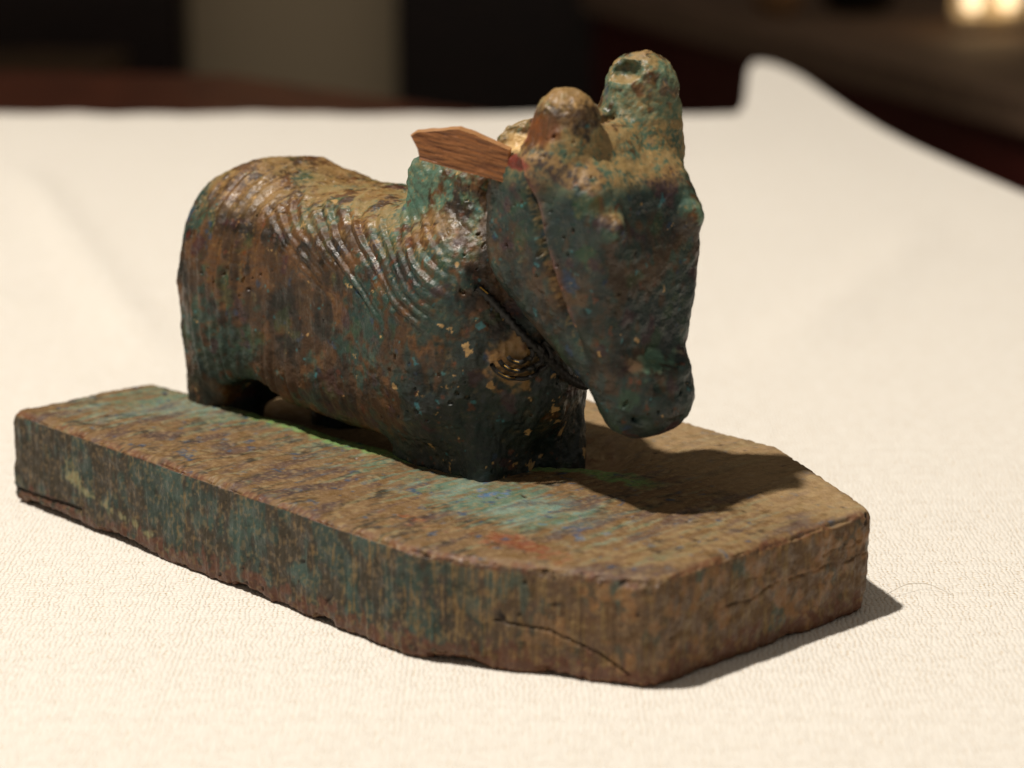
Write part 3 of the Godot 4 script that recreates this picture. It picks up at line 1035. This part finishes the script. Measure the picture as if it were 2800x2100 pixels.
func figure() -> void:
	var root := Node3D.new()
	root.name = "carved_bull_figure"
	var g := ground(MID.x, MID.y)
	root.position = Vector3(g.x, 0, g.y)
	root.basis = Basis(Vector3(AX.x, 0, AX.y), Vector3.UP, Vector3(-PE.x, 0, -PE.y))
	add_child(root, true)
	tag(root, "old carved wooden bull on a thick plank plinth with worn teal and brown paint", "figurine")
	var skin := painted_wood(0.33, 0.70)
	var f := bull_field(0.08 if DRAFT else 0.05)
	var r := f.net()
	r = finer(r[0], r[1])
	if not DRAFT: r = finer(r[0], r[1])
	piece("body", finish(r[0], r[1], carve_bull, paint_bull), skin, root)
	f = plinth_field(0.1 if DRAFT else 0.06)
	r = f.net()
	r = finer(r[0], r[1])
	if not DRAFT: r = finer(r[0], r[1])
	piece("plinth", finish(r[0], r[1], carve_plinth, paint_plinth), painted_wood(0.4, 0.85), root)
	ear(root)
	necklace(root)

func ear(root: Node3D) -> void:
	# flat bare-wood ear let into the head behind the horn; outline in (s, v, w) on its near face
	var rim := [Vector3(5.242, 3.469, 1.145), Vector3(5.286, 3.505, 1.176), Vector3(5.622, 3.547, 1.416), Vector3(5.766, 3.492, 1.518), Vector3(6.02, 3.36, 1.70), Vector3(6.0, 3.04, 1.69), Vector3(5.865, 3.087, 1.589), Vector3(5.584, 3.158, 1.389), Vector3(5.313, 3.244, 1.195), Vector3(5.296, 3.344, 1.183)]
	var back := Vector3(-0.581, 0.06, 0.814) * 0.13
	var flat := PackedVector2Array()
	for p: Vector3 in rim:
		flat.append(Vector2(p.x, p.y))
	var idx := Geometry2D.triangulate_polygon(flat)
	var n := rim.size()
	var vs := PackedVector3Array()
	var tris := PackedInt32Array()
	var mid := Vector3(5.62, 3.31, 1.41)
	# near and far face, then a chamfered edge of its own corners
	for k in 2:
		var at0 := vs.size()
		for p: Vector3 in rim:
			vs.append(mid + (p - mid) * 0.975 + back * float(k))
		for q in range(0, idx.size(), 3):
			if k == 0: tris.append_array([at0 + idx[q], at0 + idx[q + 1], at0 + idx[q + 2]])
			else: tris.append_array([at0 + idx[q], at0 + idx[q + 2], at0 + idx[q + 1]])
	if (vs[tris[1]] - vs[tris[0]]).cross(vs[tris[2]] - vs[tris[0]]).dot(back) > 0.0:
		tris.reverse()
	var tone := vs.size()
	for i in n:
		var a: Vector3 = rim[i]
		var b: Vector3 = rim[(i + 1) % n]
		for ring in [[0.975, 0.0, 1.0, 0.18], [1.0, 0.18, 1.0, 0.85], [1.0, 0.85, 0.975, 1.0]]:
			var at0 := vs.size()
			vs.append_array([mid + (a - mid) * float(ring[0]) + back * float(ring[1]), mid + (b - mid) * float(ring[0]) + back * float(ring[1]), mid + (b - mid) * float(ring[2]) + back * float(ring[3]), mid + (a - mid) * float(ring[2]) + back * float(ring[3])])
			var out := (a + b) * 0.5 - mid
			if (vs[at0 + 1] - vs[at0]).cross(vs[at0 + 2] - vs[at0]).dot(out) > 0.0:
				tris.append_array([at0, at0 + 1, at0 + 2, at0, at0 + 2, at0 + 3])
			else:
				tris.append_array([at0, at0 + 2, at0 + 1, at0, at0 + 3, at0 + 2])
	var r := [vs, tris]
	for k in 5:
		r = finer(r[0], r[1])
	var axis := Vector3(0.79, -0.17, 0.59).normalized()
	var grain := func(p: Vector3) -> float:
		var run := (p - mid).dot(axis)
		var across := p.y + 0.215 * run
		return n2.get_noise_3d(run * 2.0, across * 26.0, 7.0) + 0.5 * n1.get_noise_3d(run * 5.0, across * 42.0, 17.0)
	var dig := func(p: Vector3, m: Vector3) -> float:
		return (0.008 * grain.call(p) if absf(m.dot(back.normalized())) > 0.8 else 0.008 * n1.get_noise_3dv(p * 5.0))
	var stain := func(p: Vector3, m: Vector3, _d: float) -> Color:
		var g: float = grain.call(p)
		var c := Color(0.25, 0.094, 0.026).lerp(Color(0.14, 0.047, 0.013), smoothstep(0.1, -0.6, g))
		c = c.lerp(Color(0.30, 0.125, 0.04), 0.4 * smoothstep(0.25, 0.6, g))
		if absf(m.dot(back.normalized())) < 0.8:
			c = c.lerp(Color(0.42, 0.22, 0.09), 0.7)
		return c
	var o := piece("ear", finish(r[0], r[1], dig, stain), painted_wood(0.4, 0.7), root)
	tag(o, "flat ear of bare brown wood with open grain")

# the point of the carving's surface met going out from the chest's axis at an angle from its front, at height v
func on_chest(f: Field, angle: float, v: float, lift := 0.0) -> Vector3:
	var dir := Vector3(cos(angle), 0, -sin(angle))
	var r := 1.6
	while r > 0.3:
		var p := Vector3(4.75, v, 2.48) + dir * r
		var q := (p - f.lo) / f.c
		var i := (int(q.x + 0.5) * f.ny + int(q.y + 0.5)) * f.nz + int(q.z + 0.5)
		if f.f[i] < 0.02:
			return p + dir * lift
		r -= 0.01
	return Vector3(4.75, v, 2.48) + dir

func necklace(root: Node3D) -> void:
	# measured on the body alone, before the head hides it
	var f := chest_field()
	var black := plain(Color(0.012, 0.011, 0.010), 0.6)
	var gold := plain(Color(0.30, 0.18, 0.04), 0.5, 1.0)
	var st := SurfaceTool.new()
	var marks := [[44.0, 1.98], [36.0, 1.84], [24.0, 1.55], [12.0, 1.28], [0.0, 1.05], [-14.0, 0.90], [-30.0, 0.84]]
	var pts := []
	for q in marks:
		pts.append(on_chest(f, deg_to_rad(q[0]), q[1], 0.0))
	var line := curve(pts, 80)
	st.begin(Mesh.PRIMITIVE_TRIANGLES)
	st.set_smooth_group(0)
	tube(line, 0.040, 8, st, 0.35)
	st.generate_normals()
	var neck := piece("necklace", st.commit(), black, root)
	tag(neck, "black cord with gilt rims hung round the neck")
	# gilt rims showing along the cord
	for span_ in [[2, 7], [36, 38], [70, 75]]:
		st = SurfaceTool.new()
		st.begin(Mesh.PRIMITIVE_TRIANGLES)
		st.set_smooth_group(0)
		var part := []
		for i in range(span_[0], span_[1]):
			part.append((line[i] as Vector3) + Vector3(0.02, 0.045, -0.03))
		tube(part, 0.008, 6, st)
		st.generate_normals()
		piece("gilt_rim", st.commit(), gold, neck)
	# nested horseshoe loops hanging from it
	for k in 3:
		var r := 0.24 - 0.07 * k
		var loop := []
		for i in 17:
			var an := PI * (0.1 + 1.15 * i / 16.0)
			loop.append(on_chest(f, deg_to_rad(24.0) + r * 1.0 * cos(an), 1.30 - r * sin(an) * 0.9 + 0.02 * k, 0.0))
		st = SurfaceTool.new()
		st.begin(Mesh.PRIMITIVE_TRIANGLES)
		st.set_smooth_group(0)
		tube(curve(loop, 40), 0.024, 7, st)
		st.generate_normals()
		var o := piece("pendant_loop", st.commit(), black, neck)
		st = SurfaceTool.new()
		st.begin(Mesh.PRIMITIVE_TRIANGLES)
		st.set_smooth_group(0)
		var rim := []
		for i in range(2, 6):
			rim.append((loop[i] as Vector3) + Vector3(0.022, 0.012, -0.02))
		tube(curve(rim, 24), 0.005, 6, st)
		st.generate_normals()
		piece("gilt_rim", st.commit(), gold, o)

func hair() -> void:
	var pts := []
	for q in [Vector2(0.0707, -0.4425), Vector2(0.0775, -0.4482), Vector2(0.0817, -0.4501), Vector2(0.0883, -0.4449), Vector2(0.0953, -0.4372)]:
		pts.append(q)
	var c := Curve3D.new()
	for i in pts.size():
		var t: Vector2 = (pts[mini(i + 1, pts.size() - 1)] - pts[maxi(i - 1, 0)]) / 6.0
		c.add_point(Vector3(pts[i].x, -0.0004 + 0.0012 * sin(i * 1.3), pts[i].y), Vector3(-t.x, 0, -t.y), Vector3(t.x, 0, t.y))
	c.bake_interval = 0.0005
	var st := SurfaceTool.new()
	st.begin(Mesh.PRIMITIVE_TRIANGLES)
	st.set_smooth_group(0)
	var n := 60
	var last := []
	for i in n:
		var p := c.sample_baked(c.get_baked_length() * i / (n - 1.0))
		var ring := []
		for k in 5:
			ring.append(p + Vector3(0.3 * cos(TAU * k / 5), sin(TAU * k / 5), 0.95 * cos(TAU * k / 5)) * 0.00005)
		if last:
			for k in 5:
				for v in [last[k], ring[(k + 1) % 5], last[(k + 1) % 5], last[k], ring[k], ring[(k + 1) % 5]]:
					st.add_vertex(v)
		last = ring
	st.generate_normals()
	var o := piece("loose_hair", st.commit(), plain(Color(0.42, 0.36, 0.27), 0.5))
	tag(o, "single thin hair lying on the cloth right of the plinth", "hair")
